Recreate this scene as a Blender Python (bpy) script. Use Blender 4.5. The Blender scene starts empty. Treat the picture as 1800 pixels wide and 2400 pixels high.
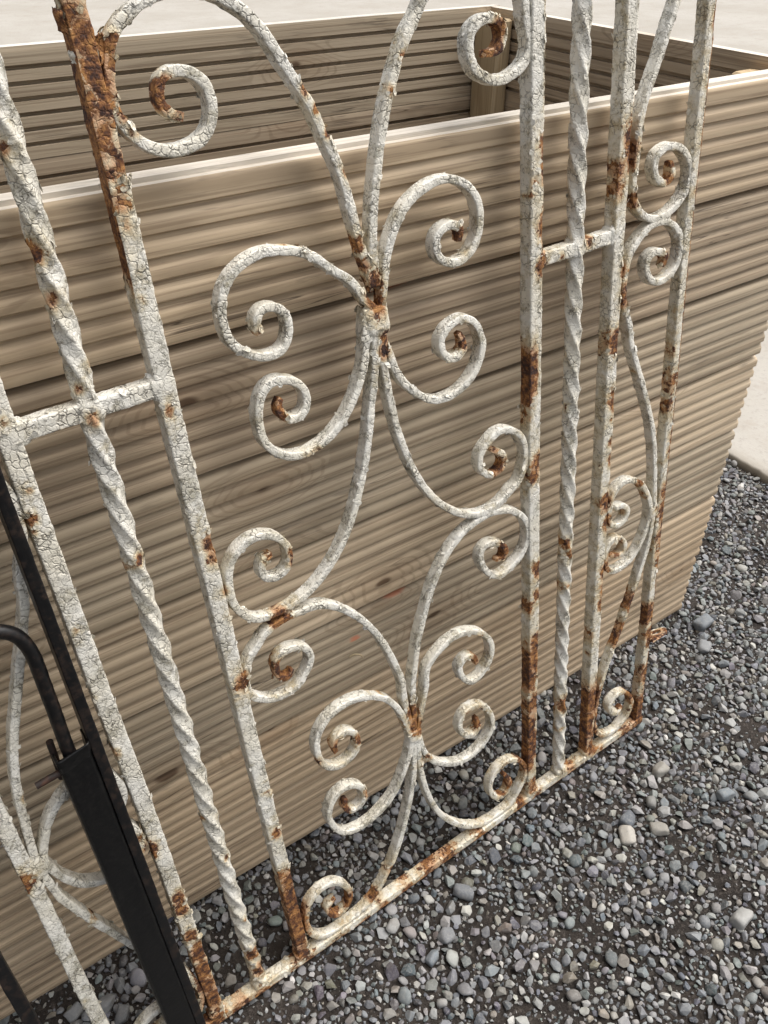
import bpy, math, random
import numpy as np
from mathutils import Matrix, Vector

sc = bpy.context.scene
# ------------------------------------------------------------------ camera
CAM_R = [(0.81155786, -0.58402235, 0.0170799), (-0.34135572, -0.49766754, -0.79737274), (0.47418362, 0.6412838, -0.60324538)]
CAM_C = (-1.23039789, -0.65893129, 1.17944962)
cd = bpy.data.cameras.new('camera'); cam = bpy.data.objects.new('camera', cd)
sc.collection.objects.link(cam); sc.camera = cam
cd.sensor_fit = 'VERTICAL'; cd.sensor_height = 24.0; cd.sensor_width = 18.0
cd.lens = 2016.64 / 2400 * 24.0; cd.clip_start = 0.02; cd.clip_end = 500
r_, d_, f_ = [Vector(a) for a in CAM_R]
M = Matrix.Identity(4)
for i in range(3):
    M[i][0] = r_[i]; M[i][1] = -d_[i]; M[i][2] = -f_[i]; M[i][3] = CAM_C[i]
cam.matrix_world = M
# ------------------------------------------------------------------ light
SUN_EL, SUN_AZ = math.radians(64), math.radians(108)     # azimuth clockwise from +Y (seen from above)
w = bpy.data.worlds.new('World'); sc.world = w; w.use_nodes = True
nt = w.node_tree; nt.nodes.clear()
sky = nt.nodes.new('ShaderNodeTexSky'); sky.sky_type = 'NISHITA'; sky.sun_disc = False
sky.sun_elevation = SUN_EL; sky.sun_rotation = SUN_AZ; sky.air_density = 1.0; sky.dust_density = 4.0; sky.ozone_density = 1.0
hs = nt.nodes.new('ShaderNodeHueSaturation'); hs.inputs['Saturation'].default_value = 0.30
bg = nt.nodes.new('ShaderNodeBackground'); bg.inputs['Strength'].default_value = 0.095
wo = nt.nodes.new('ShaderNodeOutputWorld')
nt.links.new(sky.outputs[0], hs.inputs['Color']); nt.links.new(hs.outputs[0], bg.inputs[0]); nt.links.new(bg.outputs[0], wo.inputs[0])
sd = bpy.data.lights.new('sun', 'SUN'); sd.energy = 2.3; sd.angle = math.radians(60); sd.color = (1.0, 0.97, 0.92)
so = bpy.data.objects.new('sun', sd); sc.collection.objects.link(so)
sdir = Vector((math.sin(SUN_AZ) * math.cos(SUN_EL), math.cos(SUN_AZ) * math.cos(SUN_EL), math.sin(SUN_EL)))
so.rotation_euler = sdir.to_track_quat('Z', 'Y').to_euler(); so.location = sdir * 5
vs = sc.view_settings; vs.view_transform = 'Standard'; vs.look = 'None'; vs.gamma = 1; vs.exposure = 0.80; vs.use_curve_mapping = False

cy = sc.cycles; cy.max_bounces = 4; cy.diffuse_bounces = 3; cy.glossy_bounces = 1; cy.transmission_bounces = 0; cy.use_adaptive_sampling = True; cy.adaptive_threshold = 0.02; cy.caustics_reflective = False; cy.caustics_refractive = False
rng = np.random.default_rng(7); random.seed(7)
COL = sc.collection
# ------------------------------------------------------------------ helpers
def link(name, me, mat=None, parent=None):
    o = bpy.data.objects.new(name, me); COL.objects.link(o)
    if me is not None and mat is not None: me.materials.append(mat)
    if parent: o.parent = parent
    return o
def mesh(name, V, F, smooth=True, attrs=None):
    """V Nx3, F list of index arrays (each KxM) or list of tuples"""
    V = np.asarray(V, dtype=np.float32)
    me = bpy.data.meshes.new(name)
    if isinstance(F, list) and len(F) and isinstance(F[0], np.ndarray):
        loops = np.concatenate([f.reshape(-1) for f in F]).astype(np.int32)
        tot = np.concatenate([np.full(len(f), f.shape[1]) for f in F]).astype(np.int32)
        start = np.concatenate([[0], np.cumsum(tot)[:-1]]).astype(np.int32)
        me.vertices.add(len(V)); me.vertices.foreach_set('co', V.ravel())
        me.loops.add(len(loops)); me.loops.foreach_set('vertex_index', loops)
        me.polygons.add(len(tot)); me.polygons.foreach_set('loop_start', start); me.polygons.foreach_set('loop_total', tot)
        me.update(calc_edges=True)
    else:
        me.from_pydata(V.tolist(), [], F)
    me.polygons.foreach_set('use_smooth', np.full(len(me.polygons), smooth))
    if attrs:
        for k, (ty, a) in attrs.items():
            at = me.attributes.new(k, ty, 'POINT')
            at.data.foreach_set('color' if ty == 'FLOAT_COLOR' else 'value', np.asarray(a, np.float32).ravel())
    me.validate(); me.update()
    return me
def tag(o, label=None, cat=None, group=None, kind=None):
    if label: o['label'] = label
    if cat: o['category'] = cat
    if group: o['group'] = group
    if kind: o['kind'] = kind
    return o
def hash3(ix, iy, iz, seed):
    h = (ix.astype(np.int64) * 374761393 + iy.astype(np.int64) * 668265263 + iz.astype(np.int64) * 2147483647 + seed * 144665) & 0xffffffff
    h = ((h ^ (h >> 13)) * 1274126177) & 0xffffffff
    h = h ^ (h >> 16)
    return (h & 0xffffff) / float(0xffffff)
def vnoise(P, s, seed=0):
    Q = np.asarray(P, float) * s; I = np.floor(Q).astype(np.int64); f = Q - I; f = f * f * (3 - 2 * f); out = 0
    for a in (0, 1):
        for b in (0, 1):
            for c in (0, 1):
                wt = (f[:, 0] if a else 1 - f[:, 0]) * (f[:, 1] if b else 1 - f[:, 1]) * (f[:, 2] if c else 1 - f[:, 2])
                out = out + wt * hash3(I[:, 0] + a, I[:, 1] + b, I[:, 2] + c, seed)
    return out
def sstep(a, b, x):
    t = np.clip((x - a) / (b - a), 0, 1); return t * t * (3 - 2 * t)

# ------------------------------------------------------------------ materials
class NT:
    def __init__(self, name):
        self.m = bpy.data.materials.new(name); self.m.use_nodes = True
        self.t = self.m.node_tree; self.t.nodes.clear()
        self.out = self.n('ShaderNodeOutputMaterial'); self.b = self.n('ShaderNodeBsdfPrincipled')
        self.l(self.b.outputs[0], self.out.inputs[0])
    def n(self, ty, **kw):
        x = self.t.nodes.new(ty)
        for k, v in kw.items(): setattr(x, k, v)
        return x
    def l(self, a, b): self.t.links.new(a, b)
    def val(self, sock, v):
        if hasattr(v, 'is_output'): self.l(v, sock)
        else: sock.default_value = v
    def math(self, op, a, b=None, c=None, clamp=False):
        x = self.n('ShaderNodeMath', operation=op, use_clamp=clamp); self.val(x.inputs[0], a)
        if b is not None: self.val(x.inputs[1], b)
        if c is not None: self.val(x.inputs[2], c)
        return x.outputs[0]
    def ss(self, x, a, b, lo=0.0, hi=1.0):
        m = self.n('ShaderNodeMapRange', interpolation_type='SMOOTHSTEP'); self.val(m.inputs[0], x)
        m.inputs[1].default_value = a; m.inputs[2].default_value = b; m.inputs[3].default_value = lo; m.inputs[4].default_value = hi
        return m.outputs[0]
    def mix(self, fac, a, b, blend='MIX'):
        x = self.n('ShaderNodeMix', data_type='RGBA', blend_type=blend); self.val(x.inputs[0], fac)
        for s, v in ((x.inputs[6], a), (x.inputs[7], b)):
            if isinstance(v, tuple): s.default_value = v + (1,) if len(v) == 3 else v
            else: self.l(v, s)
        return x.outputs[2]
    def noise(self, vec, scale, detail=3.0, rough=0.55, dist=0.0):
        x = self.n('ShaderNodeTexNoise'); 
        if vec is not None: self.l(vec, x.inputs['Vector'])
        x.inputs['Scale'].default_value = scale; x.inputs['Detail'].default_value = detail
        x.inputs['Roughness'].default_value = rough; x.inputs['Distortion'].default_value = dist
        return x.outputs[0]
    def mapping(self, vec, scale=(1, 1, 1), loc=None):
        x = self.n('ShaderNodeMapping'); self.l(vec, x.inputs[0]); x.inputs['Scale'].default_value = scale
        if loc is not None: self.val(x.inputs['Location'], loc)
        return x.outputs[0]
    def voro(self, vec, scale, feature='F1'):
        x = self.n('ShaderNodeTexVoronoi', feature=feature); self.l(vec, x.inputs['Vector']); x.inputs['Scale'].default_value = scale
        return x
    def ramp(self, fac, stops):
        x = self.n('ShaderNodeValToRGB'); self.val(x.inputs[0], fac); e = x.color_ramp.elements
        while len(e) < len(stops): e.new(0.5)
        for i, (p, c) in enumerate(stops): e[i].position = p; e[i].color = c + (1,)
        return x.outputs[0]
    def bump(self, h, dist, strength=1.0, nrm=None):
        x = self.n('ShaderNodeBump'); self.l(h, x.inputs['Height']); x.inputs['Distance'].default_value = dist; x.inputs['Strength'].default_value = strength
        if nrm is not None: self.l(nrm, x.inputs['Normal'])
        return x.outputs[0]

def paint_material():
    k = NT('peeling_white_paint'); tc = k.n('ShaderNodeTexCoord').outputs['Object']
    at = k.n('ShaderNodeAttribute', attribute_name='rust').outputs['Fac']
    wob = k.n('ShaderNodeTexNoise'); k.l(tc, wob.inputs['Vector']); wob.inputs['Scale'].default_value = 130; wob.inputs['Detail'].default_value = 2
    vm = k.n('ShaderNodeVectorMath', operation='MULTIPLY_ADD'); k.l(wob.outputs[1], vm.inputs[0]); vm.inputs[1].default_value = (0.0085,) * 3; k.l(tc, vm.inputs[2])
    vec = vm.outputs[0]
    fine = k.noise(tc, 480, 2, 0.65); low = k.noise(tc, 24, 2, 0.55); dirtn = k.noise(tc, 62, 4, 0.7)
    v1 = k.voro(vec, 145, 'DISTANCE_TO_EDGE').outputs[0]
    cell = k.voro(vec, 145); cv = k.n('ShaderNodeSeparateColor'); k.l(cell.outputs['Color'], cv.inputs[0])
    # chips come away cell by cell
    rs = k.math('ADD', at, k.math('MULTIPLY', k.math('SUBTRACT', cv.outputs[0], 0.5), 0.42))
    rs = k.math('ADD', rs, k.math('MULTIPLY', k.math('SUBTRACT', dirtn, 0.5), 0.75)); rs = k.math('ADD', rs, k.math('MULTIPLY', k.math('SUBTRACT', fine, 0.5), 0.35))
    bare = k.ss(rs, 0.46, 0.57)
    st = k.math('ADD', at, k.math('MULTIPLY', k.math('SUBTRACT', dirtn, 0.5), 0.8)); stain = k.ss(st, 0.03, 0.44)
    opn = k.ss(k.noise(tc, 48, 3, 0.7), 0.46, 0.66)
    sxp = k.n('ShaderNodeSeparateXYZ'); k.l(tc, sxp.inputs[0]); craze = k.ss(sxp.outputs[0], -0.70, -0.35, 0.42, 0.0)
    rid = k.math('ABSOLUTE', k.math('SUBTRACT', k.noise(vec, 95, 3, 0.6), 0.5)); ridge = k.math('MULTIPLY', k.ss(rid, 0.0, 0.022, 1, 0), k.ss(dirtn, 0.46, 0.56))
    crack = k.math('MULTIPLY', k.ss(v1, 0.0, 0.055, 1, 0), k.math('MAXIMUM', opn, craze)); crack = k.math('MAXIMUM', crack, k.math('MULTIPLY', ridge, 0.9))
    white = k.mix(k.ss(low, 0.3, 0.7), (0.83, 0.80, 0.725), (0.75, 0.70, 0.585))
    white = k.mix(k.math('MULTIPLY', cv.outputs[2], 0.09), white, (0.50, 0.485, 0.43))
    white = k.mix(k.math('MULTIPLY', k.ss(dirtn, 0.49, 0.67), 0.55), white, (0.25, 0.235, 0.17))
    white = k.mix(k.math('MULTIPLY', k.math('MULTIPLY', k.ss(fine, 0.54, 0.66), k.ss(dirtn, 0.44, 0.56)), 0.62), white, (0.12, 0.105, 0.075))
    yel = k.mix(k.ss(st, 0.25, 0.62), (0.62, 0.50, 0.29), (0.47, 0.20, 0.05))
    col = k.mix(k.math('MULTIPLY', stain, 0.80), white, yel)
    col = k.mix(k.math('MULTIPLY', crack, 0.72), col, (0.085, 0.066, 0.047))
    rn = k.math('ADD', k.math('MULTIPLY', k.noise(tc, 110, 4, 0.75), 0.8), k.math('MULTIPLY', low, 0.2))
    rust = k.ramp(rn, [(0.34, (0.022, 0.011, 0.010)), (0.43, (0.065, 0.026, 0.015)), (0.50, (0.17, 0.065, 0.022)), (0.60, (0.42, 0.20, 0.065))])
    col = k.mix(bare, col, rust)
    k.l(col, k.b.inputs['Base Color'])
    k.l(k.math('ADD', k.math('MULTIPLY', bare, 0.22), k.math('MULTIPLY_ADD', dirtn, 0.3, 0.42)), k.b.inputs['Roughness'])
    h = k.math('MULTIPLY_ADD', cv.outputs[1], 0.5, k.math('MULTIPLY', k.ss(v1, 0.0, 0.12, 1, 0), k.math('MULTIPLY_ADD', opn, -0.9, -0.25)))
    h = k.math('ADD', h, k.math('MULTIPLY', fine, 0.8)); h = k.math('ADD', h, k.math('MULTIPLY', at, -1.2))
    k.l(k.bump(h, 0.0010, 1.0), k.b.inputs['Normal'])
    return k.m

def wood_material(name, tint, dark, pale, marks=False):
    k = NT(name); tc = k.n('ShaderNodeTexCoord').outputs['Object']
    oi = k.n('ShaderNodeObjectInfo').outputs['Random']
    off = k.n('ShaderNodeCombineXYZ'); k.l(k.math('MULTIPLY', oi, 37.0), off.inputs[0]); k.l(k.math('MULTIPLY', oi, 11.3), off.inputs[1]); k.l(k.math('MULTIPLY', oi, 23.7), off.inputs[2])
    add = k.n('ShaderNodeVectorMath', operation='ADD'); k.l(tc, add.inputs[0]); k.l(off.outputs[0], add.inputs[1]); P = add.outputs[0]
    # knots: sparse points along the board
    patch = k.noise(k.mapping(P, (3.0, 9, 9)), 1.0, 4, 0.65)
    sp = k.n('ShaderNodeSeparateXYZ'); k.l(P, sp.inputs[0]); cp = k.n('ShaderNodeCombineXYZ'); k.l(k.math('MULTIPLY', sp.outputs[0], 2.7), cp.inputs[0]); k.l(k.math('MULTIPLY', sp.outputs[2], 6.0), cp.inputs[1])
    kn = k.voro(cp.outputs[0], 1.0); kn.voronoi_dimensions = '2D'; kd = kn.outputs['Distance']
    kd2 = k.math('ADD', kd, k.math('MULTIPLY', k.math('SUBTRACT', patch, 0.5), 0.16))
    sepc = k.n('ShaderNodeSeparateColor'); k.l(kn.outputs['Color'], sepc.inputs[0])
    has = k.ss(sepc.outputs[0], 0.40, 0.45)
    knot = k.math('MULTIPLY', k.ss(kd2, 0.014, 0.040, 1, 0), has); halo = k.math('MULTIPLY', k.ss(kd2, 0.03, 0.26, 1, 0), has)
    # growth rings cut lengthways
    ringr = k.noise(k.mapping(P, (0.28, 12, 12)), 1.0, 1, 0.4)
    rr = k.math('ADD', k.math('MULTIPLY', ringr, 24.0), k.math('MULTIPLY', halo, 4.5))
    rings = k.math('MULTIPLY_ADD', k.math('SINE', k.math('MULTIPLY', rr, 6.283)), 0.5, 0.5)
    fib = k.noise(k.mapping(P, (2.2, 300, 300)), 1.0, 2, 0.65); streak = k.noise(k.mapping(P, (0.8, 42, 42)), 1.0, 3, 0.55)
    col = k.mix(k.math('MULTIPLY_ADD', k.ss(streak, 0.30, 0.70), 0.40, 0.30), tint, pale)
    col = k.mix(k.math('MULTIPLY', k.ss(rings, 0.70, 0.95), 0.30), col, dark)
    col = k.mix(k.math('MULTIPLY', k.ss(fib, 0.52, 0.64), 0.44), col, dark)
    col = k.mix(k.math('MULTIPLY', k.ss(patch, 0.56, 0.74), 0.24), col, (0.22, 0.165, 0.10))
    col = k.mix(k.math('MULTIPLY', k.ss(k.math('SUBTRACT', patch, k.math('MULTIPLY', fib, 0.35)), 0.42, 0.52), 0.20), col, (0.17, 0.14, 0.105))
    mould = k.noise(k.mapping(P, (11, 170, 170)), 1.0, 3, 0.65); col = k.mix(k.math('MULTIPLY', k.math('MULTIPLY', k.ss(mould, 0.56, 0.66), k.ss(patch, 0.50, 0.62)), 0.42), col, (0.075, 0.060, 0.046))
    col = k.mix(k.math('MULTIPLY', halo, 0.28), col, (0.24, 0.135, 0.06)); col = k.mix(k.math('MULTIPLY', knot, 0.85), col, (0.075, 0.038, 0.018))
    # long drying checks
    ck = k.math('MULTIPLY', k.ss(k.math('ABSOLUTE', k.math('SUBTRACT', streak, 0.5)), 0.0, 0.006, 1, 0), k.ss(patch, 0.54, 0.60))
    col = k.mix(k.math('MULTIPLY', ck, 0.75), col, (0.05, 0.033, 0.018))
    # per-board tone
    col = k.mix(1.0, col, k.ramp(oi, [(0.0, (0.74, 0.72, 0.71)), (0.35, (1.06, 0.99, 0.90)), (0.7, (0.86, 0.86, 0.84)), (1.0, (1.16, 1.12, 1.06))]), 'MULTIPLY')
    if marks:
        wp = k.n('ShaderNodeNewGeometry').outputs['Position']; sx = k.n('ShaderNodeSeparateXYZ'); k.l(wp, sx.inputs[0]); tot = None
        front = k.ss(sx.outputs[1], 0.05, 0.06, 1, 0)
        for x, z, a, b in ((-0.738, 0.836, 0.040, 0.004), (-0.719, 0.413, 0.024, 0.0055), (-0.784, 0.367, 0.011, 0.004)):
            dx = k.math('DIVIDE', k.math('SUBTRACT', sx.outputs[0], x), a); dz = k.math('DIVIDE', k.math('SUBTRACT', sx.outputs[2], z), b)
            m = k.ss(k.math('ADD', k.math('ADD', k.math('MULTIPLY', dx, dx), k.math('MULTIPLY', dz, dz)), k.math('MULTIPLY', fib, 1.6)), 0.85, 1.6, 1, 0)
            tot = m if tot is None else k.math('MAXIMUM', tot, m)
        col = k.mix(k.math('MULTIPLY', k.math('MULTIPLY', tot, front), 0.62), col, (0.50, 0.12, 0.045))
    k.l(col, k.b.inputs['Base Color']); k.b.inputs['Roughness'].default_value = 0.62; k.b.inputs['Specular IOR Level'].default_value = 0.35
    k.l(k.bump(k.math('MULTIPLY', fib, -1.0), 0.0005, 0.6), k.b.inputs['Normal'])
    return k.m

def simple(name, base, rough=0.5, metal=0.0, n1=None, scale=60, amt=0.4, bumpd=0.0004, spec=0.5):
    k = NT(name); tc = k.n('ShaderNodeTexCoord').outputs['Object']; nz = k.noise(tc, scale, 5, 0.65)
    col = k.mix(k.math('MULTIPLY', k.ss(nz, 0.45, 0.7), amt), base, n1 or tuple(c * 0.5 for c in base))
    k.l(col, k.b.inputs['Base Color']); k.l(k.math('MULTIPLY_ADD', nz, 0.3, rough - 0.15), k.b.inputs['Roughness']); k.b.inputs['Metallic'].default_value = metal
    k.b.inputs['Specular IOR Level'].default_value = spec
    k.l(k.bump(nz, bumpd, 0.8), k.b.inputs['Normal']); return k.m

# ================================================================== SETTING
SLAB_X = 0.523
def ground_z(x, y):
    x = np.asarray(x, float); y = np.asarray(y, float)
    z = 0.001 + 0.0365 * (x + 0.30); z = np.where(z > -0.002, -0.002 + 0.12 * (z + 0.002), z); z = np.maximum(z, -0.042)
    P = np.stack([x, y, 0 * x], -1).reshape(-1, 3)
    n = (vnoise(P, 3.1, 3) - 0.5) * 0.014 + (vnoise(P, 9, 5) - 0.5) * 0.009 + (vnoise(P, 37, 6) - 0.5) * 0.0045
    near = np.exp(-((y + 0.144) / 0.05) ** 2)                    # the ground is flat where the gate stands
    return z + n.reshape(x.shape) * (1 - 0.75 * near) - 0.004
def soil_material():
    k = NT('damp_soil'); tc = k.n('ShaderNodeTexCoord').outputs['Object']
    a = k.noise(tc, 6, 5, 0.65); b = k.noise(tc, 120, 5, 0.7)
    col = k.mix(k.ss(a, 0.35, 0.65), (0.045, 0.036, 0.030), (0.024, 0.019, 0.016)); col = k.mix(k.math('MULTIPLY', k.ss(b, 0.5, 0.7), 0.6), col, (0.135, 0.115, 0.10))
    k.l(col, k.b.inputs['Base Color']); k.b.inputs['Roughness'].default_value = 0.85; k.b.inputs['Specular IOR Level'].default_value = 0.3
    k.l(k.bump(k.math('ADD', b, k.noise(tc, 420, 3, 0.7)), 0.004, 1.0), k.b.inputs['Normal']); return k.m
# fine sheet near the gate, coarse sheet out to the horizon
def grid_axis(a, b, step, far):
    c = np.arange(a, b + 1e-6, step); out = np.array([0.05, 0.3, 1, 3, 10, 30, 80]) * far / 80
    return np.concatenate([(a - out)[::-1], c, b + out])
gx = grid_axis(-1.75, 0.56, 0.008, 150); gy = grid_axis(-1.1, 1.35, 0.008, 150)
X, Y = np.meshgrid(gx, gy, indexing='ij'); Z = ground_z(X, Y)
farm = np.maximum(np.maximum(-1.75 - X, X - 0.56), np.maximum(-1.1 - Y, Y - 1.35)); Z = np.where(farm > 0.2, -0.03, Z); Z = np.where(X > SLAB_X + 0.01, -0.03, Z)
idx = np.arange(X.size).reshape(X.shape)
F = np.stack([idx[:-1, :-1], idx[1:, :-1], idx[1:, 1:], idx[:-1, 1:]], -1).reshape(-1, 4)
ground = link('ground', mesh('ground', np.stack([X, Y, Z], -1).reshape(-1, 3), [F]), soil_material()); tag(ground, 'dark damp soil showing between the gravel', 'ground', kind='structure')

def concrete_material():
    k = NT('pale_concrete'); tc = k.n('ShaderNodeTexCoord').outputs['Object']
    a = k.noise(tc, 1.3, 5, 0.6); b = k.noise(tc, 60, 5, 0.75); c = k.noise(tc, 9, 5, 0.7)
    col = k.mix(k.ss(a, 0.3, 0.7), (0.41, 0.385, 0.348), (0.35, 0.322, 0.28)); col = k.mix(k.math('MULTIPLY', k.ss(c, 0.48, 0.70), 0.55), col, (0.33, 0.29, 0.245))
    col = k.mix(k.math('MULTIPLY', k.ss(b, 0.50, 0.68), 0.55), col, (0.27, 0.25, 0.225))
    wp = k.n('ShaderNodeSeparateXYZ'); k.l(tc, wp.inputs[0])
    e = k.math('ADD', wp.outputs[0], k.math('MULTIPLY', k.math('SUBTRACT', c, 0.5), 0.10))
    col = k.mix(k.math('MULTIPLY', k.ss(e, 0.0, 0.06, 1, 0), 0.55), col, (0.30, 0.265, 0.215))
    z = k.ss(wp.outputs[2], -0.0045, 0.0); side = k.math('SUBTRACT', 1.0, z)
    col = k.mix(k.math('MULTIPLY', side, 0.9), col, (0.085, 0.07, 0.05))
    k.l(col, k.b.inputs['Base Color']); k.b.inputs['Roughness'].default_value = 0.9; k.b.inputs['Specular IOR Level'].default_value = 0.25
    k.l(k.bump(k.math('ADD', b, k.math('MULTIPLY', c, 2)), 0.0012, 0.7), k.b.inputs['Normal']); return k.m
# slab with a chipped, slightly rounded edge along x = SLAB_X
ys = np.concatenate([[-60, -20, -6, -2.5], np.arange(-1.2, 2.4, 0.01), [4, 8, 20, 120]])
wig = (vnoise(np.stack([ys * 0, ys, ys * 0], -1), 14, 21) - 0.5) * 0.016 + (vnoise(np.stack([ys * 0, ys, ys * 0], -1), 60, 22) - 0.5) * 0.008
prof = [(0.006, -0.06), (0.0, -0.020), (0.004, -0.006), (0.014, -0.0008), (0.035, 0.0), (0.3, 0.0), (2, 0.0), (8, 0), (30, 0), (150, 0)]
V = np.array([[(px_ + (wig[i] if j < 4 else 0)), ys[i], pz + (wig[i] * 0.25 if 0 < j < 4 else 0)] for i in range(len(ys)) for j, (px_, pz) in enumerate(prof)])
idx = np.arange(len(V)).reshape(len(ys), len(prof)); F = np.stack([idx[:-1, :-1], idx[:-1, 1:], idx[1:, 1:], idx[1:, :-1]], -1).reshape(-1, 4)
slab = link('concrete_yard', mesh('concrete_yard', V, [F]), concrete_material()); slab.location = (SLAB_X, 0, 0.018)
tag(slab, 'pale concrete yard slab beyond the gravel', 'pavement', kind='structure')

# ================================================================== PLANTER OF DECKING BOARDS
W_B, NB = 0.14, 7; H_BOX = W_B * NB; T_B = 0.0265; LEN = 2.42; DEP_IN = 0.6385
wood_front = wood_material('treated_decking', (0.405, 0.322, 0.226), (0.190, 0.136, 0.088), (0.545, 0.455, 0.342), marks=True)
wood_edge_glare = wood_material('planed_edge_sky_glare', (0.62, 0.59, 0.54), (0.46, 0.42, 0.365), (0.70, 0.675, 0.635))  # planed top edges, with the sky's glare painted into the paler wood colour
wood_post = wood_material('treated_post', (0.46, 0.345, 0.205), (0.27, 0.175, 0.09), (0.56, 0.44, 0.28))
def board_profile(flat_top=False):
    """(depth toward outside = -y, z) outline of one board: rounded reeds outside, castellated grooves inside"""
    h = W_B - 0.0062; pts = []
    n = 7; pitch = h / n
    for r in range(n):                                       # outside, bottom to top
        z0 = r * pitch; z1 = z0 + pitch
        if r in (0, n - 1):
            lo, hi = (0.0, pitch) 
            top_ = [(0.0, 0.0043), (0.045, 0.0031), (0.085, 0.0008), (0.13, 0.0001), (0.5, 0), (0.85, 0.0003), (1.0, 0.0010), (1.08, 0.0026), (1.10, 0.0048), (1.104, 0.0075), (1.105, 0.0083), (1.309, 0.0088)]
            prof_ = top_ if (r and flat_top) else [(0.0, 0.0043), (0.045, 0.0031), (0.085, 0.0008), (0.13, 0.0001), (0.46, 0), (0.62, 0.0004), (0.75, 0.0016), (0.87, 0.0044), (0.95, 0.0078), (1.0, 0.0112)] if r else [(0.0, 0.0012), (0.03, 0.0003), (0.1, 0), (0.34, 0), (0.56, 0.0003), (0.60, 0.0008), (0.72, 0.0025), (0.84, 0.0037), (1.0, 0.0043)]
        else:
            prof_ = [(0.0, 0.0043), (0.045, 0.0031), (0.085, 0.0008), (0.13, 0.0001), (0.34, 0.0), (0.56, 0.0003), (0.60, 0.0008), (0.72, 0.0025), (0.84, 0.0037), (1.0, 0.0043)]
        for k_, (a, d) in enumerate(prof_):
            if r > 0 and k_ == 0: continue
            pts.append((d, z0 + a * pitch))
    gw = 0.0062; gd = 0.0085
    for r in range(n - 1, -1, -1):                           # inside, top to bottom
        a = (r + 1) * pitch; b = r * pitch
        ta = a - (gw / 2 if r < n - 1 else 0.0); tb = b + (gw / 2 if r > 0 else 0.0)
        if r == n - 1: pts += ([(0.0168, a + 0.0001), (0.0172, a + 0.0059)] if not flat_top else []) + [(T_B - 0.0010, a + 0.0059)]; ta = a - 0.0010
        pts += [(T_B, ta), (T_B, tb)]
        if r > 0: pts += [(T_B - gd, tb - 0.0003), (T_B - gd, b - gw / 2 + 0.0003)]
    return pts
BPS = {k_: np.array(board_profile(k_)) for k_ in (False, True)}; N_FR = {k_: int(np.argmax(v_[:, 0] > (0.0086 if k_ else 0.0116))) for k_, v_ in BPS.items()}
def board(name, length, nseg, parent, loc, rz=0.0, seed=0, wob=0.0009, mat=None, end_jit=0.003, top=False):
    BP = BPS[top]; N_FRONT = N_FR[top]; xs = np.linspace(-length, 0, nseg + 1); n = len(BP)
    xs = xs + 0; xs[-1] += (hash3(np.array([seed]), np.array([1]), np.array([2]), 9)[0] - 0.5) * 2 * end_jit
    V = np.zeros((nseg + 1, n, 3)); V[:, :, 0] = xs[:, None]; V[:, :, 1] = BP[None, :, 0]; V[:, :, 2] = BP[None, :, 1]
    q = np.stack([xs, xs * 0 + seed * 3.7, xs * 0], -1)
    V[:, :, 1] += ((vnoise(q, 2.3, 31) - 0.5) * 3 * wob)[:, None]; V[:, :, 2] += ((vnoise(q, 1.9, 33) - 0.5) * 1.6 * wob)[:, None]
    V = V.reshape(-1, 3); V[:, 1] += (vnoise(V + seed, 55, 34) - 0.5) * 0.0007
    idx = np.arange(len(V)).reshape(nseg + 1, n); nx = np.roll(idx, -1, axis=1)
    F = np.stack([idx[:-1], idx[1:], nx[1:], nx[:-1]], -1).reshape(-1, 4)[:, ::-1]
    loops = F.tolist() + [idx[0].tolist(), idx[-1][::-1].tolist()]
    me = mesh(name, V, loops, smooth=True)
    sm = np.zeros(len(me.polygons), bool); sm[:nseg * n] = np.tile(np.arange(n) < N_FRONT - (3 if top else 1), nseg); me.polygons.foreach_set('use_smooth', sm)
    if top: me.materials.append(mat or wood_front); me.materials.append(wood_edge_glare); mi = np.zeros(len(me.polygons), np.int32); mi[:nseg * n] = np.tile(np.isin(np.arange(n), (N_FRONT - 4, N_FRONT - 3, N_FRONT - 2, N_FRONT - 1, N_FRONT)), nseg); me.polygons.foreach_set('material_index', mi)
    o = link(name, me, None if top else (mat or wood_front), parent); o.location = loc; o.rotation_euler = (0, 0, rz)
    md = o.modifiers.new('edges', 'EDGE_SPLIT'); md.split_angle = math.radians(33)
    return o
planter = tag(link('timber_planter', None), 'tall open planter box of brown grooved decking boards behind the white gate', 'planter')
for r in range(NB):
    z = r * W_B + 0.0002; jy = (hash3(np.array([r]), np.array([5]), np.array([7]), 3)[0] - 0.5) * 0.0030
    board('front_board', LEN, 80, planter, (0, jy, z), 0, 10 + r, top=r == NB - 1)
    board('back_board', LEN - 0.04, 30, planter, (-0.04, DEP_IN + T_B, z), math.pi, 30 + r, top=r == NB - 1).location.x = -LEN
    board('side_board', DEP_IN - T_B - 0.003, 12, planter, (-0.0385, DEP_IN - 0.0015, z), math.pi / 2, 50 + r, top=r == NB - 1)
    board('side_board', DEP_IN - T_B - 0.003, 12, planter, (-LEN + 0.001, T_B + 0.0015, z), -math.pi / 2, 70 + r, top=r == NB - 1)
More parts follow.
